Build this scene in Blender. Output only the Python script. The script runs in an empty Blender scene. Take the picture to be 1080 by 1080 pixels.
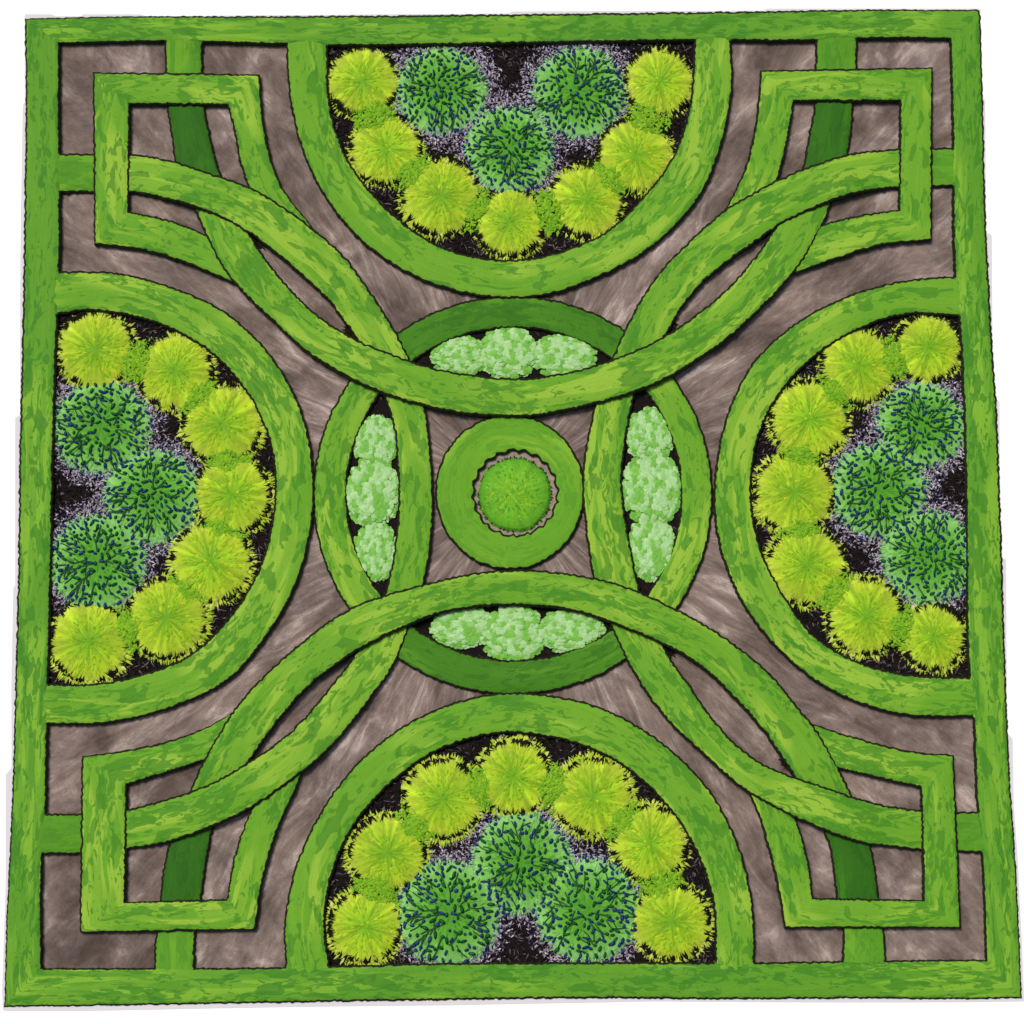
import bpy, math, random
from mathutils import Vector, noise
R = random.Random(7)
S = 0.01                      # metres of garden per unit of the plan
D = 25.0                      # camera height over the middle of the garden
TH = math.radians(8.9)
F = D / S
CAM = Vector((0, -D*math.sin(TH), D*math.cos(TH)))
UP = Vector((0, math.cos(TH), math.sin(TH)))
FW = Vector((0, math.sin(TH), -math.cos(TH)))
RT = Vector((1, 0, 0))
scene = bpy.context.scene
col = scene.collection

def P(x, y, z=0.0):
    """plan position -> world point at height z (z in plan units)"""
    d = FW + RT*((x-540)/F) + UP*((540-y)/F)
    t = (z*S - CAM.z)/d.z
    return CAM + d*t

# ------------------------------------------------------------------ materials
GAIN = 0.82
def lin(c):
    out = []
    for v in c:
        v /= 255.0
        out.append((v/12.92 if v <= 0.04045 else ((v+0.055)/1.055)**2.4)*GAIN)
    return (out[0], out[1], out[2], 1.0)

def new_mat(name, rough=0.75):
    m = bpy.data.materials.new(name); m.use_nodes = True
    nt = m.node_tree
    b = nt.nodes['Principled BSDF']
    b.inputs['Roughness'].default_value = rough
    b.inputs['Specular IOR Level'].default_value = 0.15
    return m, nt, b

def nd(nt, t, **kw):
    n = nt.nodes.new(t)
    for k, v in kw.items():
        if k in n.inputs: n.inputs[k].default_value = v
        else: setattr(n, k, v)
    return n

def ramp(nt, fac, stops):
    r = nt.nodes.new('ShaderNodeValToRGB')
    el = r.color_ramp.elements
    el[0].position, el[0].color = stops[0]
    el[1].position, el[1].color = stops[1]
    for p, c in stops[2:]:
        e = el.new(p); e.color = c
    nt.links.new(fac, r.inputs[0])
    return r.outputs['Color']

def mix(nt, fac, a, b, mode='MIX'):
    m = nt.nodes.new('ShaderNodeMix'); m.data_type = 'RGBA'; m.blend_type = mode
    for sock, v in ((m.inputs[0], fac), (m.inputs[6], a), (m.inputs[7], b)):
        if hasattr(v, 'links') or hasattr(v, 'is_linked'): nt.links.new(v, sock)
        else: sock.default_value = v
    return m.outputs[2]

def stretched(nt, vec, scale, offs=(0, 0, 0)):
    m = nt.nodes.new('ShaderNodeMapping')
    m.inputs['Scale'].default_value = scale
    m.inputs['Location'].default_value = offs
    nt.links.new(vec, m.inputs['Vector'])
    return m.outputs['Vector']

def noise_n(nt, vec, scale, detail=2, rough=0.5, dist=0.0):
    n = nd(nt, 'ShaderNodeTexNoise', Scale=scale, Detail=detail, Roughness=rough, Distortion=dist)
    nt.links.new(vec, n.inputs['Vector'])
    return n.outputs['Fac']

BLK, WHT = (0, 0, 0, 1), (1, 1, 1, 1)
def hedge_mat(name, light, mid, dark, amt=1.0, leafy=1.0):
    m, nt, b = new_mat(name, 0.7)
    uv = nt.nodes.new('ShaderNodeUVMap').outputs['UV']
    # long brush-like growth bands that follow the hedge
    f1 = noise_n(nt, stretched(nt, uv, (0.8, 6.5, 1)), 1.0, 1.5, 0.5, 0.3)
    c = mix(nt, ramp(nt, f1, [(0.49, BLK), (0.525, WHT)]), lin(light), lin([(p*0.45+q*0.55) for p, q in zip(light, mid)]))
    f2 = noise_n(nt, stretched(nt, uv, (1.1, 7.0, 1), (7.3, 2.1, 0)), 1.0, 2, 0.5, 0.5)
    c = mix(nt, ramp(nt, f2, [(0.55, BLK), (0.575, WHT)]), c, lin(mid))
    # broad sweeps along the whole hedge
    f0 = noise_n(nt, stretched(nt, uv, (0.55, 1.6, 1), (3.3, 9.1, 0)), 1.0, 1.5, 0.5, 0.2)
    c = mix(nt, ramp(nt, f0, [(0.47, BLK), (0.54, (0.85, 0.85, 0.85, 1))]), c, lin(mid))
    # short darker dabs
    f3 = noise_n(nt, stretched(nt, uv, (5.5, 15, 1), (1.3, 4.1, 0)), 1.0, 3, 0.6, 1.1)
    f4 = noise_n(nt, stretched(nt, uv, (1.0, 2.5, 1), (11.3, 0.1, 0)), 1.0, 1, 0.5, 0.0)
    g = nt.nodes.new('ShaderNodeMath'); g.operation = 'MULTIPLY_ADD'
    nt.links.new(f4, g.inputs[0]); g.inputs[1].default_value = 0.55
    nt.links.new(f3, g.inputs[2])
    c = mix(nt, ramp(nt, g.outputs[0], [(0.835, BLK), (0.85, (0.75*amt,)*3+(1,))]), c, lin(dark))
    f7 = noise_n(nt, stretched(nt, uv, (2.6, 6.5, 1), (5.3, 8.1, 0)), 1.0, 2.2, 0.55, 0.5)
    c = mix(nt, ramp(nt, f7, [(0.585, BLK), (0.60, (0.72*amt,)*3+(1,))]), c, lin(dark))
    # leaf-scale grain
    f5 = noise_n(nt, uv, 75*leafy, 2, 0.6)
    c = mix(nt, 1.0, c, ramp(nt, f5, [(0.3, (0.90, 0.91, 0.88, 1)), (0.7, (1.08, 1.06, 1.05, 1))]), 'MULTIPLY')
    f6 = noise_n(nt, stretched(nt, uv, (3, 40, 1)), 1.0, 2, 0.5)
    c = mix(nt, 1.0, c, ramp(nt, f6, [(0.35, (0.96, 0.965, 0.95, 1)), (0.65, (1.03, 1.05, 1.05, 1))]), 'MULTIPLY')
    nt.links.new(c, b.inputs['Base Color'])
    bp = nd(nt, 'ShaderNodeBump', Strength=0.25, Distance=0.01)
    nt.links.new(f5, bp.inputs['Height']); nt.links.new(bp.outputs['Normal'], b.inputs['Normal'])
    return m

M = {}
M['hedge']  = hedge_mat('hedge_green', (150, 192, 58), (106, 166, 38), (70, 138, 30))
M['border'] = hedge_mat('border_green', (130, 182, 50), (94, 156, 38), (62, 132, 30))
M['link']   = hedge_mat('link_green', (108, 168, 38), (88, 152, 32), (70, 135, 30), 0.6)
M['deep']   = hedge_mat('painted_shade_green', (60, 124, 20), (46, 106, 14), (38, 92, 12), 0.6)  # hedge lying low inside the squares, its shade painted into the green
M['arc']    = hedge_mat('arc_shade_green', (86, 146, 32), (66, 128, 22), (50, 110, 18), 0.8)  # round hedge above and below the knot, shading put into its colour
M['core']   = hedge_mat('ring_green', (132, 182, 48), (102, 165, 36), (88, 152, 32), 0.8)

def plain(name, c, rough=0.8):
    m, nt, b = new_mat(name, rough)
    g = noise_n(nt, nt.nodes.new('ShaderNodeTexCoord').outputs['Object'], 22, 3, 0.6)
    k = lin(c)
    o = ramp(nt, g, [(0.3, tuple(v*0.7 for v in k[:3])+(1,)), (0.7, tuple(min(1, v*1.25) for v in k[:3])+(1,))])
    nt.links.new(o, b.inputs['Base Color'])
    return m
M['edge'] = plain('twig_edge', (38, 36, 20))
M['side'] = plain('hedge_side', (46, 66, 22))

# gravel: taupe, streaked by raking
m, nt, b = new_mat('gravel', 0.9)
oc = nt.nodes.new('ShaderNodeTexCoord').outputs['Object']
def rot(nt, vec, ang, sc):
    n = nt.nodes.new('ShaderNodeMapping'); n.inputs['Rotation'].default_value = (0, 0, ang)
    nt.links.new(vec, n.inputs['Vector'])
    return stretched(nt, n.outputs['Vector'], sc)
a3 = noise_n(nt, oc, 1.1, 4, 0.62, 0.8)
ln_ = nt.nodes.new('ShaderNodeVectorMath'); ln_.operation = 'LENGTH'; nt.links.new(oc, ln_.inputs[0])
nm_ = nt.nodes.new('ShaderNodeVectorMath'); nm_.operation = 'NORMALIZE'; nt.links.new(oc, nm_.inputs[0])
sp_ = nt.nodes.new('ShaderNodeSeparateXYZ'); nt.links.new(nm_.outputs[0], sp_.inputs[0])
cb_ = nt.nodes.new('ShaderNodeCombineXYZ'); nt.links.new(sp_.outputs[0], cb_.inputs[0]); nt.links.new(sp_.outputs[1], cb_.inputs[1]); nt.links.new(ln_.outputs['Value'], cb_.inputs[2])
rad = cb_.outputs[0]
a = noise_n(nt, stretched(nt, rad, (17, 17, 1.5)), 1.0, 5, 0.68, 0.6)
a2 = noise_n(nt, stretched(nt, rad, (60, 60, 4)), 1.0, 4, 0.7, 1.0)
c = ramp(nt, a, [(0.33, lin((102, 88, 80))), (0.46, lin((122, 107, 99))), (0.56, lin((140, 124, 116))), (0.66, lin((176, 161, 153)))])
c = mix(nt, 1.0, c, ramp(nt, a2, [(0.32, (0.84, 0.83, 0.83, 1)), (0.5, (1.0, 1.0, 1.0, 1)), (0.68, (1.24, 1.23, 1.23, 1))]), 'MULTIPLY')
c = mix(nt, 1.0, c, ramp(nt, a3, [(0.38, (0.68, 0.67, 0.66, 1)), (0.5, (1.0, 1.0, 1.0, 1)), (0.60, (1.32, 1.32, 1.31, 1))]), 'MULTIPLY')
a4 = noise_n(nt, oc, 60, 2, 0.6)
c = mix(nt, 1.0, c, ramp(nt, a4, [(0.3, (0.88, 0.88, 0.88, 1)), (0.7, (1.1, 1.1, 1.1, 1))]), 'MULTIPLY')
nt.links.new(c, b.inputs['Base Color'])
bp = nd(nt, 'ShaderNodeBump', Strength=0.3, Distance=0.01)
nt.links.new(a4, bp.inputs['Height']); nt.links.new(bp.outputs['Normal'], b.inputs['Normal'])
M['gravel'] = m

m, nt, b = new_mat('soil', 0.95)
oc = nt.nodes.new('ShaderNodeTexCoord').outputs['Object']
a = noise_n(nt, rot(nt, oc, 0.8, (9, 42, 1)), 1.0, 3, 0.6, 0.8)
c = ramp(nt, a, [(0.3, lin((20, 14, 14))), (0.64, lin((30, 23, 22))), (0.72, lin((110, 98, 104)))])
nt.links.new(c, b.inputs['Base Color'])
M['soil'] = m

m, nt, b = new_mat('white_ground', 0.9)
b.inputs['Base Color'].default_value = (0.9, 0.9, 0.9, 1)
M['white'] = m
M['ringgravel'] = plain('pale_gravel', (160, 144, 130))
m, nt, b = new_mat('pale_edge', 0.9)
b.inputs['Base Color'].default_value = lin((228, 225, 227))
M['paper'] = m

m, nt, b = new_mat('leaf_colours', 0.65)
at = nt.nodes.new('ShaderNodeVertexColor'); at.layer_name = 'Col'
g = noise_n(nt, nt.nodes.new('ShaderNodeTexCoord').outputs['Object'], 30, 2, 0.6)
c = mix(nt, 1.0, at.outputs['Color'], ramp(nt, g, [(0.3, (0.88, 0.9, 0.88, 1)), (0.7, (1.1, 1.08, 1.1, 1))]), 'MULTIPLY')
nt.links.new(c, b.inputs['Base Color'])
M['leaf'] = m

# ------------------------------------------------------------------ mesh helpers
def link(name, me, parent=None):
    o = bpy.data.objects.new(name, me); col.objects.link(o)
    if parent: o.parent = parent
    return o
def tag(o, label=None, cat=None, group=None, kind=None):
    if label: o['label'] = label
    if cat: o['category'] = cat
    if group: o['group'] = group
    if kind: o['kind'] = kind
    return o
def empty(name, loc):
    o = bpy.data.objects.new(name, None); col.objects.link(o); o.location = loc
    o.empty_display_size = 0.1
    return o

def catmull(pts, n=14):
    if len(pts) == 2:
        return [(pts[0][0]+(pts[1][0]-pts[0][0])*i/n, pts[0][1]+(pts[1][1]-pts[0][1])*i/n) for i in range(n+1)]
    p = [(2*pts[0][0]-pts[1][0], 2*pts[0][1]-pts[1][1])] + list(pts) + [(2*pts[-1][0]-pts[-2][0], 2*pts[-1][1]-pts[-2][1])]
    out = []
    for i in range(1, len(p)-2):
        # centripetal-like: finite differences scaled by chord to keep uneven spacing smooth
        d0 = math.dist(p[i-1], p[i]) or 1; d1 = math.dist(p[i], p[i+1]) or 1; d2 = math.dist(p[i+1], p[i+2]) or 1
        m1 = [((p[i][k]-p[i-1][k])/d0*d1 + (p[i+1][k]-p[i][k])/d1*d0)/(d0+d1)*d1 for k in (0, 1)]
        m2 = [((p[i+1][k]-p[i][k])/d1*d2 + (p[i+2][k]-p[i+1][k])/d2*d1)/(d1+d2)*d1 for k in (0, 1)]
        for j in range(n):
            t = j/n
            h = (2*t**3-3*t*t+1, t**3-2*t*t+t, -2*t**3+3*t*t, t**3-t*t)
            out.append(tuple(h[0]*p[i][k]+h[1]*m1[k]+h[2]*p[i+1][k]+h[3]*m2[k] for k in (0, 1)))
    out.append(tuple(pts[-1]))
    return out
def smooth(pts, it=14):
    pts = list(pts)
    for _ in range(it):
        pts = [pts[0]] + [tuple((pts[i-1][k]+2*pts[i][k]+pts[i+1][k])/4 for k in (0, 1)) for i in range(1, len(pts)-1)] + [pts[-1]]
    return pts
def resample(pl, n):
    L = [0]
    for i in range(1, len(pl)): L.append(L[-1]+math.dist(pl[i-1], pl[i]))
    out = []; j = 0
    for i in range(n):
        t = L[-1]*i/(n-1)
        while j < len(pl)-2 and L[j+1] < t: j += 1
        f = (t-L[j])/max(1e-9, L[j+1]-L[j])
        out.append((pl[j][0]+(pl[j+1][0]-pl[j][0])*f, pl[j][1]+(pl[j+1][1]-pl[j][1])*f))
    return out
def plen(pl): return sum(math.dist(pl[i-1], pl[i]) for i in range(1, len(pl)))

def edges(segs, step=1.5):
    A, B = [], []
    for a, b in segs:
        a, b = catmull(a), catmull(b)
        n = max(3, int(max(plen(a), plen(b))/step))
        ra, rb = resample(a, n), resample(b, n)
        if n > 60: ra, rb = smooth(ra, 40), smooth(rb, 40)
        if A: ra, rb = ra[1:], rb[1:]
        A += ra; B += rb
    return A, B

_seed = [0]
def wob(s, seed):
    if seed > 50: return 1.3*math.sin(s/3.1+2*noise.noise(Vector((s/11.0, 3, 3))))
    v = noise.noise(Vector((s/3.6, seed*7.1, 0.3)))*1.15 + noise.noise(Vector((s/9.0, seed*3.3, 5.3)))*0.9
    # scalloped leaf bumps along the clipped edge
    ph = s/7.5 + 1.6*noise.noise(Vector((s/22.0, seed, 2.0)))
    return v*0.75 + 0.75*(abs(math.sin(math.pi*ph))-0.6)

def strip_mesh(name, A, B, zt, mat, closed=False, inkA=None, inkB=None, i0=0, i1=None, s0=0.0, seed=0, parent=None, dome=0.8, cap=True, w_ink=1.22):
    n = len(A); i1 = n-1 if i1 is None else i1
    idx = list(range(i0, i1+1))
    verts, faces, mats, uvs = [], [], [], []
    s = s0
    S_ = [0.0]
    for i in range(1, n):
        S_.append(S_[-1] + 0.5*(math.dist(A[i-1], A[i])+math.dist(B[i-1], B[i])))
    total = S_[-1] + (math.dist(A[-1], A[0]) if closed else 0)
    K = 11
    rows = []
    for i in idx:
        ax, ay = A[i]; bx, by = B[i]
        w = math.hypot(ax-bx, ay-by) or 1
        dx, dy = (ax-bx)/w, (ay-by)/w
        s = S_[i]
        def wv(ss, sd):
            v = wob(ss, sd)
            if closed:
                k = min(1, (total-ss)/20.0); v = v*k + wob(ss-total, sd)*(1-k)
            return v
        wa, wb = wv(s, seed+0.5), wv(s, seed+9.5)
        ta = (0.95+0.55*noise.noise(Vector((s/5.0, seed+3, 1))))*w_ink
        tb = (0.95+0.55*noise.noise(Vector((s/5.0, seed+4, 8))))*w_ink
        z = zt[i]
        offs = [w+wa+ta*0.9, w+wa+ta*0.9, w+wa-ta, w*0.86, w*0.7, w*0.5, w*0.3, w*0.14, -wb+tb, -wb-tb*0.9, -wb-tb*0.9]
        zs = [0, z-1.3, z, z+dome*0.5, z+dome*0.85, z+dome, z+dome*0.85, z+dome*0.5, z, z-1.3, 0]
        row = []
        for k in range(K):
            q = P(bx+dx*offs[k], by+dy*offs[k], zs[k] if 0 < k < K-1 else z-1.3)
            if k in (0, K-1): q = Vector((q.x, q.y, 0.0))
            if 2 < k < K-2:
                q.z += 0.35*S*noise.noise(Vector((s/6.0, offs[k]/6.0, seed)))
            row.append(len(verts)); verts.append(q)
            uvs.append((s*S + seed*3.7, offs[k]*S + seed*1.3))
        rows.append((row, i))
    def quad(r0, r1, k, mt):
        faces.append((r0[k], r0[k+1], r1[k+1], r1[k])); mats.append(mt)
    nr = len(rows)
    rng = range(nr if closed else nr-1)
    for j in rng:
        r0, i = rows[j]; r1, _ = rows[(j+1) % nr]
        fa = inkA is None or inkA(*A[i]); fb = inkB is None or inkB(*B[i])
        for k in range(K-1):
            if k in (0, K-2): mt = 2
            elif k == 1: mt = 1 if fa else 0
            elif k == K-3: mt = 1 if fb else 0
            else: mt = 0
            quad(r0, r1, k, mt)
    if not closed:
        faces.append(tuple(rows[0][0])); mats.append(2)
        faces.append(tuple(reversed(rows[-1][0]))); mats.append(2)
    me = bpy.data.meshes.new(name)
    org = sum(verts, Vector())/len(verts); org.z = 0
    if parent: off = parent.location.copy()
    else: off = org
    me.from_pydata([v-off for v in verts], [], faces)
    for mm in (mat, M['edge'], M['side']): me.materials.append(mm)
    me.polygons.foreach_set('material_index', mats)
    me.polygons.foreach_set('use_smooth', [mt != 2 for mt in mats])
    ul = me.uv_layers.new(name='UVMap')
    for lp in me.loops: ul.data[lp.index].uv = uvs[lp.vertex_index]
    # closing seam of ring hedges: keep the along-hedge coordinate running on
    if closed:
        top = total*S + seed*3.7
        for p in me.polygons:
            us = [ul.data[l].uv[0] for l in p.loop_indices]
            if max(us)-min(us) > total*S*0.5:
                for l in p.loop_indices:
                    if ul.data[l].uv[0] < top-total*S*0.5: ul.data[l].uv[0] += total*S
    me.update()
    o = link(name, me, parent)
    if not parent: o.location = off
    return o

def zprofile(A, B, keys):
    mid = [((a[0]+b[0])/2, (a[1]+b[1])/2) for a, b in zip(A, B)]
    n = len(mid)
    if not isinstance(keys, list): return [keys]*n
    ks = sorted((min(range(n), key=lambda i: math.dist(mid[i], k[0])), k[1]) for k in keys)
    out = []
    for i in range(n):
        if i <= ks[0][0]: out.append(ks[0][1]); continue
        if i >= ks[-1][0]: out.append(ks[-1][1]); continue
        for (a, za), (b, zb) in zip(ks, ks[1:]):
            if a <= i <= b:
                t = (i-a)/max(1, b-a); t = t*t*(3-2*t)
                out.append(za+(zb-za)*t); break
    return out

def cut_idx(A, B, p):
    return min(range(len(A)), key=lambda i: math.dist(((A[i][0]+B[i][0])/2, (A[i][1]+B[i][1])/2), p))

# ------------------------------------------------------------------ plan
bor_segs = [
 ([(27,20),(120,18),(270,18),(450,17),(630,15),(720,14),(930,11),(1033,11)],
  [(62,45),(175,43),(303,46),(345,47),(540,45),(733,42),(770,42),(860,42),(903,40),(1003,40)]),
 ([(1033,11),(1036,110),(1038,200),(1042,300),(1050,430),(1055,560),(1060,720),(1065,830),(1070,900),(1077,1052)],
  [(1003,40),(1006,157),(1008,292),(1012,332),(1018,450),(1020,560),(1023,715),(1027,755),(1032,856),(1036,898),(1041,1013)]),
 ([(1077,1052),(1000,1053),(900,1052),(800,1053),(600,1052),(450,1054),(270,1057),(100,1060),(5,1061)],
  [(1041,1013),(932,1014),(795,1016),(630,1016),(450,1017),(345,1020),(302,1021),(165,1022),(43,1022)]),
 ([(5,1061),(8,960),(12,880),(15,800),(17,720),(20,600),(22,450),(25,330),(27,200),(28,100),(27,20)],
  [(43,1022),(44,900),(47,860),(49,763),(50,720),(54,560),(56,450),(60,330),(62,287),(62,160),(62,45)]),
]
def border_ink(x, y):
    """the inner outline stops where another hedge grows out of the border"""
    if y < 60:  return not (175 < x < 213 or 303 < x < 345 or 733 < x < 770 or 861 < x < 903)
    if y > 1000: return not (165 < x < 205 or 302 < x < 347 or 755 < x < 795 or 890 < x < 932)
    if x < 200: return not (163 < y < 202 or 287 < y < 332 or 722 < y < 763 or 859 < y < 900)
    return not (157 < y < 195 or 292 < y < 332 or 715 < y < 755 or 857 < y < 898)

A, B = edges(bor_segs)
A, B = A[:-1], B[:-1]
o = strip_mesh('border_hedge', A, B, [9.0]*len(A), M['border'], closed=True, inkB=border_ink, seed=1)
tag(o, 'long low clipped green hedge framing the whole square garden', 'hedge')

semis = {
 'top': ([(303,30),(303,47),(306,100),(321,163),(347,213),(403,271),(457,299),(520,313),(560,313),(630,292),(683,263),(737,207),(763,143),(772,83),(770,43),(770,26)],
         [(345,30),(345,48),(348,117),(367,170),(410,223),(457,257),(503,272),(545,275),(600,263),(637,247),(677,210),(710,167),(727,117),(733,47),(733,26)]),
 'bottom': ([(302,1035),(302,1020),(300,987),(307,933),(337,860),(380,803),(437,760),(517,733),(570,733),(630,746),(697,783),(750,837),(783,907),(793,953),(795,1015),(795,1033)],
         [(348,1035),(347,1020),(342,987),(348,927),(373,870),(410,827),(457,793),(537,772),(583,777),(637,795),(693,837),(733,893),(753,953),(755,1015),(755,1033)]),
 'left': ([(45,287),(62,287),(133,290),(173,301),(233,327),(283,373),(317,433),(330,500),(327,560),(310,620),(285,664),(233,722),(200,738),(150,755),(100,763),(50,763),(33,763)],
         [(43,331),(60,331),(83,327),(133,331),(183,347),(233,380),(265,420),(287,473),(290,533),(277,593),(238,657),(200,692),(150,712),(100,722),(52,722),(35,722)]),
 'right': ([(1025,291),(1008,292),(953,297),(907,308),(853,333),(797,380),(767,440),(755,500),(755,550),(767,600),(793,650),(830,693),(867,722),(903,740),(953,753),(1027,755),(1045,755)],
         [(1028,331),(1012,332),(953,331),(913,343),(870,367),(833,400),(807,440),(792,500),(792,533),(803,583),(827,630),(855,668),(900,697),(950,711),(1022,715),(1042,715)]),
}
semiE = {}
where = {'top': 'top', 'bottom': 'bottom', 'left': 'left', 'right': 'right'}
for k, (nm, (a, b)) in enumerate(semis.items()):
    A, B = edges([(a, b)]); semiE[nm] = (A, B)
    # they grow out of the border, a hair lower than it
    o = strip_mesh('curved_hedge', A, B, [8.5]*len(A), M['hedge'], seed=10+k)
    tag(o, 'half-round green hedge bulging in from the %s side of the border' % nm, 'hedge', 'half-round hedges round the flower beds')

VL = ([(50,163),(98,163),(135,163),(180,170),(220,183),(263,198),(300,220),(327,240),(360,268),(384,300),(402,326),(418,353),(434,387),(447,428),(454,481),(456,520),(454,572),(447,613),(438,645),(428,669),(420,690),(408,712),(394,731),(372,760),(360,775),(327,807),(300,827),(267,850),(220,872),(180,887),(133,895),(82,900),(35,900)],
      [(50,202),(98,202),(137,202),(167,207),(207,218),(233,228),(267,248),(300,273),(333,303),(348,317),(360,334),(372,350),(392,380),(405,416),(416,449),(420,493),(421,520),(418,572),(406,628),(394,660),(379,685),(348,726),(322,757),(305,774),(280,793),(260,806),(233,822),(200,836),(160,848),(133,855),(85,859),(35,859)])
VR = ([(1030,157),(987,157),(948,158),(933,159),(897,163),(853,177),(817,192),(787,209),(763,223),(733,250),(705,277),(685,303),(672,324),(660,348),(650,370),(638,400),(628,428),(622,454),(617,481),(615,517),(617,541),(621,577),(627,611),(637,642),(649,669),(660,693),(674,717),(688,738),(705,760),(737,790),(787,833),(830,857),(870,875),(913,889),(947,893),(972,896),(1012,898),(1050,898)],
      [(1030,195),(987,196),(948,197),(920,200),(887,207),(863,217),(827,233),(800,252),(773,271),(743,295),(727,313),(713,333),(705,348),(694,366),(680,390),(669,416),(662,446),(657,481),(655,510),(657,531),(661,560),(667,591),(673,620),(683,648),(696,676),(711,702),(727,724),(747,753),(773,783),(803,806),(843,822),(870,831),(893,839),(920,847),(967,855),(1013,857),(1050,857)])
HT = ([(175,30),(175,76),(177,112),(182,147),(186,172),(198,203),(211,232),(222,256),(240,288),(267,318),(300,349),(319,367),(341,382),(367,397),(396,411),(425,421),(456,429),(493,436),(529,438),(561,438),(592,433),(628,425),(668,413),(708,396),(732,381),(761,361),(785,341),(820,306),(838,286),(853,262),(868,235),(880,203),(893,165),(897,140),(900,107),(903,70),(903,26)],
      [(213,30),(213,76),(215,112),(222,147),(231,182),(246,215),(261,245),(277,270),(300,299),(324,324),(348,343),(372,357),(401,370),(432,381),(456,389),(488,395),(517,399),(556,400),(592,395),(628,386),(659,375),(689,362),(713,348),(737,331),(761,311),(780,292),(800,267),(820,238),(838,203),(848,175),(853,147),(860,108),(861,70),(861,26)])
HB = ([(163,1035),(165,987),(170,948),(172,927),(176,900),(188,865),(203,830),(213,807),(230,777),(248,748),(274,718),(300,694),(331,668),(367,644),(401,630),(432,621),(468,612),(517,603),(560,602),(592,605),(628,611),(664,621),(688,631),(713,643),(749,663),(782,686),(818,718),(840,745),(863,774),(878,800),(893,830),(908,862),(918,893),(923,920),(926,945),(932,982),(934,1028)],
      [(205,1035),(205,987),(212,945),(217,910),(224,873),(240,840),(257,810),(267,795),(283,773),(300,751),(319,729),(348,705),(376,685),(403,671),(428,660),(456,648),(488,641),(517,638),(560,638),(604,643),(640,654),(669,665),(698,678),(725,692),(748,709),(766,726),(790,751),(811,777),(827,801),(843,826),(860,858),(875,890),(880,920),(883,947),(890,983),(888,1028)])
ZV = lambda L: [(L[0], 8.5), (L[1], 5.5), (L[2], 5.5), (L[3], 8), (L[4], 14), (L[5], 14), (L[6], 10.5), (L[7], 8), (L[8], 9), (L[9], 8), (L[10], 10.5), (L[11], 14), (L[12], 14), (L[13], 8), (L[14], 5.5), (L[15], 5.5), (L[16], 8.5)]
vl_keys = ZV([(52,183),(95,183),(120,183),(145,185),(205,200),(300,246),(355,305),(400,380),(438,520),(400,670),(355,735),(300,790),(205,855),(145,873),(120,877),(90,880),(40,880)])
vr_keys = ZV([(1018,176),(990,176),(966,177),(940,179),(885,187),(790,236),(735,285),(690,365),(636,520),(685,668),(735,740),(800,812),(890,860),(950,873),(980,876),(1010,878),(1045,878)])
ZH = lambda L: [(L[0], 8.5), (L[1], 5), (L[2], 4), (L[3], 5), (L[4], 5), (L[5], 11.5), (L[6], 13), (L[7], 16), (L[8], 13), (L[9], 16), (L[10], 13), (L[11], 11.5), (L[12], 5), (L[13], 5), (L[14], 4), (L[15], 5), (L[16], 8.5)]
ht_keys = ZH([(194,36),(194,70),(195,95),(200,130),(214,188),(238,250),(290,315),(400,390),(545,419),(690,385),(775,315),(842,250),(868,180),(877,125),(881,90),(882,70),(882,34)])
hb_keys = ZH([(184,1030),(185,992),(188,965),(193,925),(203,885),(235,795),(300,722),(400,650),(540,620),(690,655),(790,725),(858,802),(885,862),(901,925),(906,960),(911,990),(911,1022)])

def knot(nm, pts, keys, cuts, label, seed):
    A, B = edges([pts])
    z = zprofile(A, B, keys)
    c = [0] + [cut_idx(A, B, p) for p, _ in cuts] + [len(A)-1]
    names = [m_ for _, m_ in cuts]          # material of the run that ENDS at each cut
    mats = names + [names[0]]
    root = empty('interlaced_hedge', P((A[c[len(c)//2]][0]+B[c[len(c)//2]][0])/2, (A[c[len(c)//2]][1]+B[c[len(c)//2]][1])/2))
    tag(root, label, 'hedge', 'four interlaced arching hedges')
    for j in range(len(c)-1):
        mt = mats[j]
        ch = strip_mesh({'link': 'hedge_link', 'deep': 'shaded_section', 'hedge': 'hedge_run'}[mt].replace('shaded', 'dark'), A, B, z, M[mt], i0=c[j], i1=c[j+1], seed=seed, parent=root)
        if mt == 'deep': ch['label'] = 'deep green section with painted shade inside the square corner hedge'
    return A, B
VLe = knot('vl', VL, vl_keys, [((118,183), 'link'), ((112,878), 'hedge')], 'arching green hedge bulging right, tied to the left border at both ends', 20)
VRe = knot('vr', VR, vr_keys, [((968,177), 'link'), ((990,877), 'hedge')], 'arching green hedge bulging left, tied to the right border at both ends', 21)
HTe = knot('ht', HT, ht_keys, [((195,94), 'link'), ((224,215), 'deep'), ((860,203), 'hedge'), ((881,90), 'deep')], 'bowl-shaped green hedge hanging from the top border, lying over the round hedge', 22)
HBe = knot('hb', HB, hb_keys, [((188,966), 'link'), ((212,860), 'deep'), ((884,860), 'hedge'), ((907,965), 'deep')], 'arch-shaped green hedge rising from the bottom border, lying over the round hedge', 23)

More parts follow.
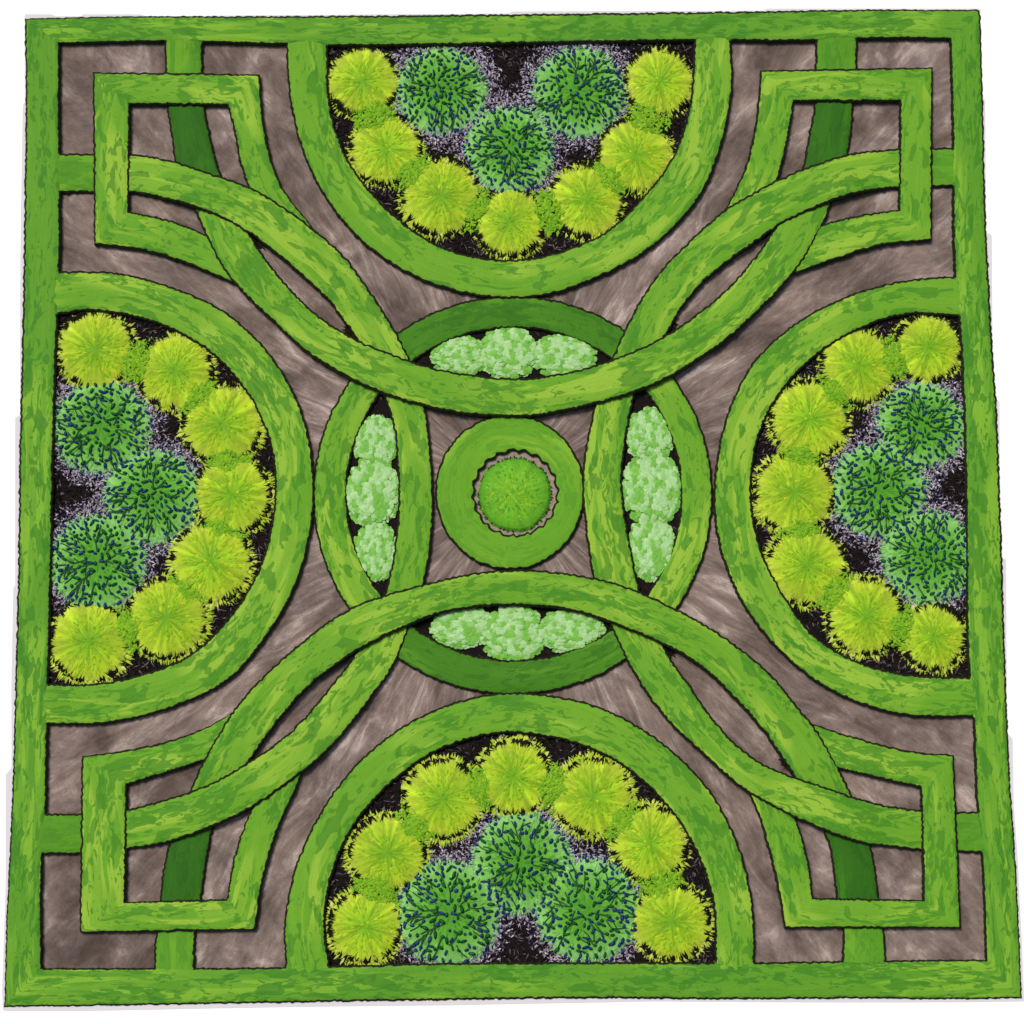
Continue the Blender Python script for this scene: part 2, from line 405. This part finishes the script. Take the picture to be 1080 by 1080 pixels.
squares = {
 'top left': [([(334,247),(323,232),(300,203),(283,160),(277,127),(273,79)], [(285,233),(263,198),(253,167),(247,133),(240,110)]),
        ([(273,79),(99,77)], [(240,110),(136,109)]),
        ([(99,77),(100,257)], [(136,109),(135,224)]),
        ([(100,257),(133,260),(167,267),(200,278),(240,295),(254,301)], [(135,224),(167,230),(187,236),(213,246),(234,258)])],
 'top right': [([(757,236),(770,213),(790,167),(798,127),(803,75)], [(803,218),(818,192),(830,147),(837,106)]),
        ([(803,75),(983,72)], [(837,106),(950,106)]),
        ([(983,72),(982,252)], [(950,106),(949,222)]),
        ([(982,252),(920,260),(880,273),(840,287),(826,294)], [(949,222),(907,228),(867,238),(848,247)])],
 'bottom left': [([(258,744),(213,770),(167,785),(127,793),(87,798)], [(222,799),(173,815),(133,827)]),
        ([(87,798),(85,983)], [(133,827),(131,952)]),
        ([(85,983),(268,980)], [(131,952),(240,949)]),
        ([(268,980),(277,927),(290,880),(312,830),(322,806)], [(240,949),(247,907),(267,852),(276,836)])],
 'bottom right': [([(853,763),(907,780),(953,792),(1005,797)], [(876,808),(927,820),(972,830)]),
        ([(1005,797),(1013,978)], [(972,830),(975,950)]),
        ([(1013,978),(828,978)], [(975,950),(857,948)]),
        ([(828,978),(822,940),(813,900),(800,857),(784,823)], [(857,948),(852,910),(838,863),(830,846)])],
}
for k, (nm, sg) in enumerate(squares.items()):
    A, B = edges(sg)
    o = strip_mesh('square_hedge', A, B, [9.6]*len(A), M['hedge'], seed=30+k)
    tag(o, 'square-cornered green hedge with two flaring legs in the %s corner' % nm, 'hedge', 'square corner hedges')

def ell(cx, cy, rx, ry, n): return [(cx+rx*math.cos(2*math.pi*i/n), cy+ry*math.sin(2*math.pi*i/n)) for i in range(n)]
# the round hedge under the knot: four arcs, shade painted darker above and below
n = 860
A, B = ell(541, 522.5, 210, 209.5, n), ell(542, 521, 177, 176, n)
root = empty('round_hedge', P(541, 522)); tag(root, 'large round hedge under the knot, shade painted at top and bottom', 'hedge')
A2, B2 = A+A[:n//4+2], B+B[:n//4+2]
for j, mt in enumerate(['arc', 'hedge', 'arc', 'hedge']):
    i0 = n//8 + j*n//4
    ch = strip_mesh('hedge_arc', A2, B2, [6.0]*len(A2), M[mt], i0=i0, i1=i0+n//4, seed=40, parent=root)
    if mt == 'arc': ch['label'] = 'shade-painted green arc of the round hedge at the ' + ('bottom' if j == 0 else 'top')
A, B = ell(538, 519, 78, 81, 330), ell(543.5, 520, 44.5, 45, 330)
o = strip_mesh('ring_hedge', A, B, [6.5]*330, M['core'], closed=True, seed=41)
tag(o, 'small round ring hedge at the very centre, circling the green ball', 'hedge')

# ------------------------------------------------------------------ ground sheets
def sheet(name, pts, z, mat):
    vs = [P(x, y, 0) for x, y in pts]
    for v in vs: v.z = z*S
    org = sum(vs, Vector())/len(vs); org.z = 0
    me = bpy.data.meshes.new(name); me.from_pydata([v-org for v in vs], [], [tuple(range(len(vs)))])
    me.materials.append(mat); o = link(name, me); o.location = org
    if me.polygons[0].normal.z < 0: me.flip_normals()
    o['kind'] = 'structure'
    return o
PAPER_EDGE = [(26,15),(54,15),(54,17),(86,17),(86,15),(150,15),(150,17),(538,14),(538,12),(806,11),(806,9),(1034,9),(1034,104),(1039,104),(1040,246),(1046,247),(1047,420),(1054,422),(1055,590),(1061,590),(1062,776),(1068,778),(1069,846),(1073,900),(1078,1000),(1080,1056),(1010,1057),(830,1057),(690,1056),(480,1060),(380,1061),(300,1062),(90,1066),(3,1066),(2,1046),(6,930),(6,815),(12,813),(12,720),(14,620),(16,618),(16,440),(21,438),(21,330),(22,230),(24,110),(26,108)]
bA, bB = edges(bor_segs, 3.0)
hole = [((a[0]*.6+b[0]*.4), (a[1]*.6+b[1]*.4)) for a, b in zip(bA[:-1], bB[:-1])]
def ray_out(p):
    cx, cy = 540, 535; dx, dy = p[0]-cx, p[1]-cy; best = 1.0
    for i in range(len(PAPER_EDGE)):
        (x1, y1), (x2, y2) = PAPER_EDGE[i-1], PAPER_EDGE[i]
        ex, ey = x2-x1, y2-y1; dn = dx*ey-dy*ex
        if abs(dn) < 1e-9: continue
        t = ((x1-cx)*ey-(y1-cy)*ex)/dn; u = ((x1-cx)*dy-(y1-cy)*dx)/dn
        if t > 1 and -1e-6 <= u <= 1+1e-6: best = max(best, t)
    return (cx+dx*best, cy+dy*best)
def ring_sheet(name, inn, out, mat):
    n = len(inn); me = bpy.data.meshes.new(name)
    me.from_pydata(inn+out, [], [(i, (i+1) % n, n+(i+1) % n, n+i) for i in range(n)])
    me.materials.append(mat); me.update()
    if me.polygons[0].normal.z < 0: me.flip_normals()
    link(name, me)['kind'] = 'structure'
low = [P(x, y, 6.0) for x, y in hole]
ring_sheet('ground', low, [Vector((v.x*70, v.y*70, v.z)) for v in low], M['white'])
ring_sheet('paper_edge', [P(x, y, 6.5) for x, y in hole], [P(*ray_out(p), 6.5) for p in hole], M['paper'])  # pale slivers of trimmed paper showing past the border hedge
sheet('gravel_ring', ell(543.5, 519, 49, 49, 60), 0.5, M['ringgravel'])
sheet('gravel_path', [(44,30),(1018,26),(1058,1033),(24,1040)], 0.15, M['gravel'])
def push(pts, c, d):
    out = []
    for x, y in pts:
        w = math.dist((x, y), c); out.append((x+(x-c[0])/w*d, y+(y-c[1])/w*d))
    return out
beds = {'top': (540, 100), 'bottom': (545, 950), 'left': (120, 525), 'right': (960, 520)}
for nm, c in beds.items():
    sheet('bed_soil', push(semiE[nm][1][::8], c, 9), 0.6, M['soil'])
inner = ell(542, 521, 183, 182, 720)
def lens(hed, side):
    B_ = hed
    if side in ('left', 'right'):
        arc = [p for p in inner if 395 < p[1] < 645 and (p[0] < 540) == (side == 'left')]
        arc.sort(key=lambda p: p[1])
        run = [(p[0]+(6 if side == 'left' else -6), p[1]) for p in B_ if 410 < p[1] < 635]
        run.sort(key=lambda p: -p[1])
    else:
        arc = [p for p in inner if 430 < p[0] < 650 and (p[1] < 520) == (side == 'top')]
        arc.sort(key=lambda p: p[0])
        run = [(p[0], p[1]+(6 if side == 'top' else -6)) for p in B_ if 436 < p[0] < 650]
        run.sort(key=lambda p: -p[0])
    return arc+run[::3]
for side, e in (('left', VLe), ('right', VRe), ('top', HTe), ('bottom', HBe)):
    sheet('bed_soil', lens(e[1], side), 0.6, M['soil'])

# ------------------------------------------------------------------ plants
class Col:
    """collects small faces with one colour each; in plan units around (0,0)"""
    def __init__(s): s.v, s.f, s.c = [], [], []
    def add(s, pts, faces, c):
        b = len(s.v); s.v += [tuple(p) for p in pts]
        for f in faces: s.f.append(tuple(b+i for i in f)); s.c.append(c)
    def mesh(s, name, smooth_=False):
        me = bpy.data.meshes.new(name); me.from_pydata([(x*S, y*S, z*S) for x, y, z in s.v], [], s.f)
        ca = me.color_attributes.new('Col', 'FLOAT_COLOR', 'CORNER')
        i = 0
        for p, c in zip(me.polygons, s.c):
            for k, l in enumerate(p.loop_indices):
                ca.data[l].color = c[k] if isinstance(c[0], tuple) else c
        if smooth_: me.polygons.foreach_set('use_smooth', [True]*len(me.polygons))
        me.materials.append(M['leaf']); me.update()
        return me
def jit(c, a=10):
    d = R.uniform(-a, a); return lin([max(0, min(255, v+d+R.uniform(-a*0.35, a*0.35))) for v in c])
def lerp(stops, t):
    for (a, ca), (b, cb) in zip(stops, stops[1:]):
        if t <= b:
            k = max(0, (t-a)/(b-a)); return tuple(p+(q-p)*k for p, q in zip(ca, cb))
    return stops[-1][1]
def leaf(C, x, y, z, ang, ln, wd, c, rise=0.0, curl=0.0):
    """a small folded leaf blade, pointed at its tip, lying along ang"""
    dx, dy = math.cos(ang), math.sin(ang); nx, ny = -dy, dx
    q = curl*ln
    pts = [(x, y, z), (x+dx*ln*0.45+nx*(wd/2+q*0.3), y+dy*ln*0.45+ny*(wd/2+q*0.3), z+rise*0.45-0.1),
           (x+dx*ln+nx*q, y+dy*ln+ny*q, z+rise-0.6), (x+dx*ln*0.45-nx*(wd/2-q*0.3), y+dy*ln*0.45-ny*(wd/2-q*0.3), z+rise*0.45-0.1),
           (x+dx*ln*0.45+nx*q*0.3, y+dy*ln*0.45+ny*q*0.3, z+rise*0.45+0.35)]
    C.add(pts, [(0, 4, 1), (1, 4, 2), (2, 4, 3), (3, 4, 0)], c)
def prof(t, h): return h*math.sqrt(max(0.0, 1-min(1, t)**2.2))
def dome(C, rx, ry, h, stops, jag, nseg=120, nr=12, seed=0, streak=0.0):
    pts, cols = [(0, 0, h)], [lin(stops[0][1])]
    for i in range(1, nr+1):
        t = i/nr
        for k in range(nseg):
            a = 2*math.pi*k/nseg
            j = 1 + (0.10 if jag > .1 else 0.05)*noise.noise(Vector((math.cos(a)*1.6, math.sin(a)*1.6, seed)))
            if i == nr: j += jag*(R.random()-0.45)
            elif i == nr-1: j += jag*0.3*(R.random()-0.5)
            pts.append((rx*t*j*math.cos(a), ry*t*j*math.sin(a), prof(t, h) + 0.3*noise.noise(Vector((a*9, t*3, seed)))*min(1, t*4)))
            c = lerp(stops, t)
            sv = streak*noise.noise(Vector((math.cos(a)*7, math.sin(a)*7, seed+t*0.7)))
            cols.append(lin([max(0, min(255, v*(1+sv*(0.8 if q != 2 else 0.5)))) for q, v in enumerate(c)]))
    faces, fc = [], []
    for k in range(nseg):
        k2 = (k+1) % nseg
        faces.append((0, 1+k, 1+k2)); fc.append((cols[0], cols[1+k], cols[1+k2]))
        for i in range(nr-1):
            q = (1+i*nseg+k, 1+(i+1)*nseg+k, 1+(i+1)*nseg+k2, 1+i*nseg+k2)
            faces.append(q); fc.append(tuple(cols[v] for v in q))
    b = len(C.v); C.v += pts
    for f, c in zip(faces, fc): C.f.append(tuple(b+i for i in f)); C.c.append(c)

YS = [(0, (112, 172, 22)), (0.25, (134, 184, 26)), (0.5, (158, 198, 32)), (0.78, (178, 206, 44)), (1.0, (200, 216, 84))]
def yellow_mesh(seed):
    C = Col(); r = 38; h = 9
    dome(C, r, r, h, YS, 0.17, seed=seed*3.3, streak=0.30)
    for i in range(300):
        t = math.sqrt(R.random())*0.98; a = R.uniform(0, 2*math.pi)
        base = lerp(YS, min(1, t+R.uniform(-0.25, 0.25)))
        if R.random() < 0.16: base = (190, 208, 38)
        if R.random() < 0.16: base = (136, 186, 24)
        ln = R.uniform(5, 13)*(0.55+0.55*t); x, y = r*t*math.cos(a), r*t*math.sin(a)
        if t > 0.86: ln = min(ln, 7)
        leaf(C, x, y, prof(t, h)+0.3, a+R.gauss(0, 0.2), ln, R.uniform(1.6, 3.4), jit(base, 4), rise=prof(min(1, t+ln/r), h)-prof(t, h)+0.1, curl=R.uniform(-.12, .12))
    for i in range(190):     # spiky fringe of leaf tips
        a = 2*math.pi*i/150+R.uniform(-.03, .03); t = R.uniform(0.88, 0.99)
        base = R.choice([(200, 218, 80), (186, 212, 58), (214, 226, 110), (172, 206, 48)])
        leaf(C, r*t*math.cos(a), r*t*math.sin(a), prof(t, h)*0.8+0.3, a+R.gauss(0, .28), R.uniform(3, 10), R.uniform(1.4, 2.8), jit(base, 8), rise=-0.8)
    return C.mesh('foliage')
ymesh = [yellow_mesh(i) for i in range(5)]

BS = [(0, (78, 152, 34)), (0.4, (92, 168, 46)), (0.75, (118, 188, 78)), (1.0, (154, 212, 130))]
def blob(C, x, y, z, ang, l, w, c):
    dx, dy = math.cos(ang), math.sin(ang); nx, ny = -dy, dx
    ring = [(x+dx*l*math.cos(q)+nx*w*math.sin(q), y+dy*l*math.cos(q)+ny*w*math.sin(q), z) for q in [i*math.pi/4 for i in range(8)]]
    C.add(ring+[(x, y, z+w*0.7), (x, y, z-w)], [(i, (i+1) % 8, 8) for i in range(8)]+[((i+1) % 8, i, 9) for i in range(8)], c)
def blue_mesh(seed):
    r = 45; h = 7
    C = Col(); dome(C, r, r, h, BS, 0.10, seed=seed*5.1+50, streak=0.12)
    for i in range(340):
        t = math.sqrt(R.random())*0.97; a = R.uniform(0, 2*math.pi)
        base = lerp(BS, max(0, min(1, t+R.uniform(-0.35, 0.35))))
        ln = R.uniform(4, 10); leaf(C, r*t*math.cos(a), r*t*math.sin(a), prof(t, h)+0.3, a+R.gauss(0, .35), ln, R.uniform(1.2, 2.6), jit(base, 8), rise=prof(min(1, t+ln/r), h)-prof(t, h)+0.3, curl=R.uniform(-.2, .2))
    for i in range(80):
        a = R.uniform(0, 2*math.pi); t = R.uniform(.9, .98)
        leaf(C, r*t*math.cos(a), r*t*math.sin(a), 3, a+R.gauss(0, .4), R.uniform(3, 6), 2, jit((138, 200, 126), 8), rise=-1)
    fol = C.mesh('foliage')
    C = Col()
    pts = []
    tries = 0
    while len(pts) < 185 and tries < 6000:
        tries += 1
        t = math.sqrt(R.random())*1.06; a = R.uniform(0, 2*math.pi); x, y = r*t*math.cos(a), r*t*math.sin(a)
        if any((x-p)**2+(y-q)**2 < 3.9**2 for p, q in pts): continue
        pts.append((x, y))
        g = t < R.uniform(0.4, 1.2)
        c = jit((24, 96, 52), 10) if g and R.random() < .7 else jit((30, 66, 118), 12)
        blob(C, x, y, prof(t, h)+1.4, a+R.gauss(0, 1.0), R.uniform(1.4, 3.8), R.uniform(1.0, 1.7), c)
    flo = C.mesh('flowers', True)
    C = Col()
    for i in range(46):     # thin curving stems
        t = math.sqrt(R.random())*0.7; a = R.uniform(0, 2*math.pi); th = a+R.gauss(0, .5); cv = R.uniform(-.14, .14)
        x, y = r*t*math.cos(a), r*t*math.sin(a); w = 0.5; L = []
        for s in range(8):
            tt = math.hypot(x, y)/r; z = prof(tt, h)+1.3
            L.append(((x-w*math.sin(th), y+w*math.cos(th), z), (x+w*math.sin(th), y-w*math.cos(th), z), (x, y, z-0.5)))
            x += 2.0*math.cos(th); y += 2.0*math.sin(th); th += cv
        vs = [p for q in L for p in q]; fs = []
        for s in range(7):
            o_ = 3*s; fs += [(o_, o_+1, o_+4, o_+3), (o_+1, o_+2, o_+5, o_+4), (o_+2, o_, o_+3, o_+5)]
        C.add(vs, fs, lin((26, 74, 36)))
    ste = C.mesh('stems')
    return fol, flo, ste
bmesh_ = [blue_mesh(i) for i in range(4)]

def pale_mesh(seed):
    r = 28; h = 6; C = Col()
    ST = [(0, (128, 190, 88)), (1, (120, 184, 78))]
    dome(C, r*.95, r*.95, h, ST, 0.10, nseg=80, nr=8, seed=seed+90, streak=0.15)
    for i in range(560):
        t = math.sqrt(R.random())*0.99; a = R.uniform(0, 2*math.pi); x, y = r*t*math.cos(a), r*t*math.sin(a)
        f = noise.noise(Vector((x/6.5, y/6.5, seed*9.1)))
        base = (158, 210, 126) if f > -0.10 else (124, 192, 76)
        if f > 0.14: base = (176, 220, 150)
        if t > .85 and R.random() < .35: base = (112, 182, 60)
        z = prof(t, h)+0.3+R.random()*0.6; s = R.uniform(1.5, 3.4); q0 = R.random()*3
        k = 7; ring = [(x+s*R.uniform(.75, 1.2)*math.cos(q0+j*2*math.pi/k), y+s*R.uniform(.75, 1.2)*math.sin(q0+j*2*math.pi/k), z-0.2*R.random()) for j in range(k)]
        C.add(ring+[(x, y, z+0.35)], [(j, (j+1) % k, k) for j in range(k)], jit(base, 7))
    return C.mesh('foliage')
pmesh = [pale_mesh(i) for i in range(4)]

def place(o, x, y, z=0.7):
    p = P(x, y, 5); o.location = (p.x, p.y, z*S)
def plant(name, meshes, x, y, sx, sy, rz, label, cat, group):
    if len(meshes) == 1:
        o = link(name, meshes[0])
    else:
        o = empty(name, (0, 0, 0))
        for me in meshes:
            ch = link(me.name.split('.')[0], me, o)
            if ch.name.startswith(('flowers', 'stems')): ch['kind'] = 'stuff'
    place(o, x, y); o.rotation_euler.z = rz; o.scale = (sx, sy, (sx+sy)/2)
    tag(o, label, cat, group)
    return o

yellow = {
 'top': [(383,87,37),(407,158,38),(465,208,41),(538,235,37),(618,212,39),(670,165,40),(695,88,37)],
 'left': [(102,370,40),(185,392,40),(235,447,42),(245,523,41),(223,593,42),(176,652,42),(95,677,42)],
 'right': [(978,368,36),(905,387,40),(853,443,41),(837,520,42),(850,597,41),(912,650,40),(984,672,35)],
 'bottom': [(385,977,38),(409,900,40),(467,843,41),(542,820,39),(625,840,40),(685,890,40),(708,972,40)],
}
blue = {
 'top': [(465,95,45),(611,97,46),(538,157,44)],
 'left': [(107,450,47),(160,523,46),(103,593,46)],
 'right': [(972,448,43),(927,517,46),(980,587,45)],
 'bottom': [(473,963,49),(550,910,47),(620,960,48)],
}
ordw = ['first', 'second', 'third', 'fourth', 'fifth', 'sixth', 'last']
num = ['first', 'second', 'third', 'fourth', 'fifth', 'sixth', 'seventh']
k = 0
for bed, L in yellow.items():
    way = 'from the left' if bed in ('top', 'bottom') else 'from the top'
    for i, (x, y, r) in enumerate(L):
        lab = 'yellow-green round shrub, %s %s of seven in the %s bed' % (num[i], way, bed)
        plant('round_shrub', [ymesh[k % 5]], x, y, r/36.4, r/36.4*R.uniform(.93, 1.02), R.uniform(0, 6.28), lab, 'shrub', 'yellow-green shrubs in the half-round beds'); k += 1
    # leafy tufts filling the gaps between neighbours
    for i in range(6):
        (x0, y0, r0), (x1, y1, r1) = L[i], L[i+1]
        mx, my = (x0+x1)/2, (y0+y1)/2; a0 = math.atan2(-(y1-y0), x1-x0)
        C = Col()
        for j in range(360):
            px, py = R.gauss(0, 9), R.gauss(0, 16)
            if abs(py) > 23 or abs(px) > 13: continue
            X = px*math.cos(a0)-py*math.sin(a0); Y = px*math.sin(a0)+py*math.cos(a0)
            g = R.choice([(124, 180, 30), (108, 170, 28), (142, 190, 34), (130, 184, 30)])
            leaf(C, X, Y, 8.4-abs(py)*0.20+R.uniform(-.4, .4), R.uniform(0, 6.28), R.uniform(5, 9), R.uniform(2.2, 3.8), jit(g, 6), rise=R.uniform(-1.5, .3), curl=R.uniform(-.25, .25))
        for j in range(26):   # stems under the tuft
            X, Y = R.uniform(-2, 2), R.uniform(-2, 2); a = R.uniform(0, 6.28)
            leaf(C, X, Y, 0.5, a, 7, 2, jit((70, 130, 26), 6), rise=5)
        o = link('leafy_tuft', C.mesh('leafy_tuft')); place(o, mx, my)
        tag(o, 'leafy tuft between %s and %s yellow-green shrubs %s, %s bed' % (num[i], num[i+1], way, bed), 'plant', 'leafy tufts between the yellow-green shrubs')
pos = {'top': ['at the left end', 'at the right end', 'in the middle'], 'bottom': ['at the left end', 'in the middle', 'at the right end'],
       'left': ['topmost', 'in the middle', 'lowest'], 'right': ['topmost', 'in the middle', 'lowest']}
k = 0
for bed, L in blue.items():
    for i, (x, y, r) in enumerate(L):
        o = plant('flowering_shrub', bmesh_[k % 4], x, y, r/41, r/41, R.uniform(0, 6.28),
              'navy-flowered green shrub %s of the trio, %s bed' % (pos[bed][i], bed), 'shrub', 'blue-flowered shrubs in the half-round beds'); k += 1
        o.location.z += 0.004*(i+1)
pale = {
 'above the central ring': (['left', 'middle', 'right'], [(485,375,28,20),(537,372,29,27),(595,375,31,22)]),
 'below the central ring': (['left', 'middle', 'right'], [(488,661,31,20),(542,668,32,27),(603,665,31,22)]),
 'left of the central ring': (['top', 'middle', 'bottom'], [(396,466,22,26),(393,520,27,33),(396,581,22,29)]),
 'right of the central ring': (['top', 'middle', 'bottom'], [(686,459,24,27),(688,516,29,35),(687,578,24,31)]),
}
k = 0
for nm, (w, L) in pale.items():
    for i, (x, y, rx, ry) in enumerate(L):
        plant('mottled_shrub', [pmesh[k % 4]], x, y, rx/25.5, ry/25.5, 0,
              'pale mottled shrub, %s of three in the bed %s' % (w[i], nm), 'shrub', 'pale shrubs in the lens-shaped beds'); k += 1
# dark strokes added as drawn-in shade in the narrow corners where hedges cross
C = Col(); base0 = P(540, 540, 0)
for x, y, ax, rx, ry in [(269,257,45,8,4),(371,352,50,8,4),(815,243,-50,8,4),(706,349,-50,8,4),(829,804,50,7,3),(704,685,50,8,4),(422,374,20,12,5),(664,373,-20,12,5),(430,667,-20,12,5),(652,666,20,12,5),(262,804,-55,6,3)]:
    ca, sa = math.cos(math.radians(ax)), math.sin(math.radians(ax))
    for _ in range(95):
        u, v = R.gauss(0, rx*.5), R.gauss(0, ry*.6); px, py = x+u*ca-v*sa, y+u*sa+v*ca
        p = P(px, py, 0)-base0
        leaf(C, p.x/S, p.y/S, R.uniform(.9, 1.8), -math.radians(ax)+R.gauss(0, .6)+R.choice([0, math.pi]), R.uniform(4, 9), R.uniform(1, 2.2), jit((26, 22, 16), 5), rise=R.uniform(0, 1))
o = link('shade_strokes', C.mesh('shade_strokes')); o.location = (base0.x, base0.y, 0); tag(o, 'dark strokes added as shade in the corners where hedges cross', 'leaf litter', None, 'stuff')
# the ball in the middle
C = Col()
GS = [(0, (116, 178, 26)), (0.5, (112, 180, 34)), (1, (92, 166, 38))]
dome(C, 39, 39.5, 9, GS, 0.05, nseg=140, seed=3.1, streak=0.15)
for i in range(420):
    t = math.sqrt(R.random())*.95; a = R.uniform(0, 6.28)
    base = R.choice([(118, 184, 34), (96, 170, 36), (138, 196, 52), (84, 158, 32), (128, 186, 30)])
    ln = R.uniform(5, 10)*(1.15-t*0.6); leaf(C, 37*t*math.cos(a), 37*t*math.sin(a), prof(t, 9)+.2, a+0.5+R.gauss(0, .7), ln, R.uniform(1.8, 4), jit(base, 4), rise=prof(min(1, t+ln*.7/37), 9)-prof(t, 9)+.4, curl=R.uniform(.0, .2))
for i in range(110):
    a = R.uniform(0, 6.28); leaf(C, 37.5*math.cos(a), 38*math.sin(a), 2, a+R.gauss(0, .5), R.uniform(2, 4.5), R.uniform(1.2, 2), lin(R.choice([(30, 48, 18), (60, 110, 26), (40, 60, 20)])), rise=-.6)
o = link('ball_shrub', C.mesh('ball_shrub')); place(o, 543, 521)
tag(o, 'clipped bright green ball shrub at the very centre of the garden', 'shrub')

# ------------------------------------------------------------------ ground cover in the half-round beds
def inside(poly, x, y):
    c = False; n = len(poly)
    for i in range(n):
        x1, y1 = poly[i]; x2, y2 = poly[i-1]
        if (y1 > y) != (y2 > y) and x < (x2-x1)*(y-y1)/(y2-y1)+x1: c = not c
    return c
for bed in beds:
    poly = semiE[bed][1][::6]; xs = [p[0] for p in poly]; ys = [p[1] for p in poly]
    C = Col(); p0 = P(*beds[bed], 0); got = 0
    for _ in range(44000):
        x, y = R.uniform(min(xs)+3, max(xs)-3), R.uniform(min(ys)+3, max(ys)-3)
        if not inside(poly, x, y): continue
        db = min(math.dist((x, y), (q[0], q[1]))/q[2] for q in blue[bed])
        dy_ = min(math.dist((x, y), (q[0], q[1]))/q[2] for q in yellow[bed])
        if db < 0.9 or dy_ < 0.9: continue
        if db < 1.5 and R.random() < (1.5-db)*2.2:
            r_ = R.random()
            c = (172, 160, 176) if r_ < .50 else (214, 206, 218) if r_ < .68 else (40, 44, 84) if r_ < .80 else (96, 84, 100)
            ln, wd = R.uniform(2.5, 6), R.uniform(.9, 2.0)
        elif R.random() < 0.22:
            c = R.choice([(20, 16, 16), (28, 22, 20), (40, 34, 32), (112, 100, 104), (24, 20, 14)])
            ln, wd = R.uniform(4, 9), R.uniform(.8, 1.6)
        else: continue
        p = P(x, y, 0)-p0
        leaf(C, p.x/S, p.y/S, 0.9+R.random()*1.5, R.uniform(0, 6.28), ln, wd, jit(c, 6), rise=R.uniform(0, 2.0), curl=R.uniform(-.2, .2))
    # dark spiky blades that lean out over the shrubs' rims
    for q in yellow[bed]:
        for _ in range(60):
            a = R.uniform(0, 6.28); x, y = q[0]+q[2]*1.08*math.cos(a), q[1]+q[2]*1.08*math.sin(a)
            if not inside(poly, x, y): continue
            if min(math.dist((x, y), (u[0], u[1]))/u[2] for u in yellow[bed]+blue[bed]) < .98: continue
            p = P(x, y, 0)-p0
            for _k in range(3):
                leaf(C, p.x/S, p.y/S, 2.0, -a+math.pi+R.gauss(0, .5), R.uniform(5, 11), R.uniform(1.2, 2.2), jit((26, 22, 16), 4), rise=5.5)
    o = link('ground_cover', C.mesh('ground_cover')); o.location = (p0.x, p0.y, 0.006)
    tag(o, 'dark and lilac-grey scribbly ground cover round the shrubs of the %s bed' % bed, 'ground cover', None, 'stuff')

# ------------------------------------------------------------------ light, sky, camera
w = bpy.data.worlds.new('World'); scene.world = w; w.use_nodes = True
nt = w.node_tree; bg = nt.nodes['Background']
sky = nt.nodes.new('ShaderNodeTexSky'); sky.sky_type = 'NISHITA'; sky.sun_disc = False
EL, AZ = math.radians(68), math.radians(-40)       # sun from the upper left of the garden
sky.sun_elevation = EL; sky.sun_rotation = AZ; sky.dust_density = 3.0; sky.air_density = 0.8; sky.ozone_density = 0.6
nt.links.new(sky.outputs[0], bg.inputs[0]); bg.inputs[1].default_value = 0.08
sd = bpy.data.lights.new('sun', 'SUN'); sd.energy = 2.4; sd.angle = math.radians(16); sd.color = (1.0, 0.955, 0.88)
so = bpy.data.objects.new('sun', sd); col.objects.link(so)
dirv = Vector((math.sin(AZ)*math.cos(EL), math.cos(AZ)*math.cos(EL), math.sin(EL)))
so.rotation_euler = dirv.to_track_quat('Z', 'Y').to_euler(); so.location = dirv*30
cd = bpy.data.cameras.new('camera'); co = bpy.data.objects.new('camera', cd); col.objects.link(co)
cd.sensor_width = 36; cd.lens = 36*F/1080; cd.clip_end = 2000
co.location = CAM; co.rotation_euler = (TH, 0, 0)
scene.camera = co
scene.view_settings.view_transform = 'Standard'; scene.view_settings.look = 'None'
scene.view_settings.exposure = 0.2; scene.view_settings.gamma = 1
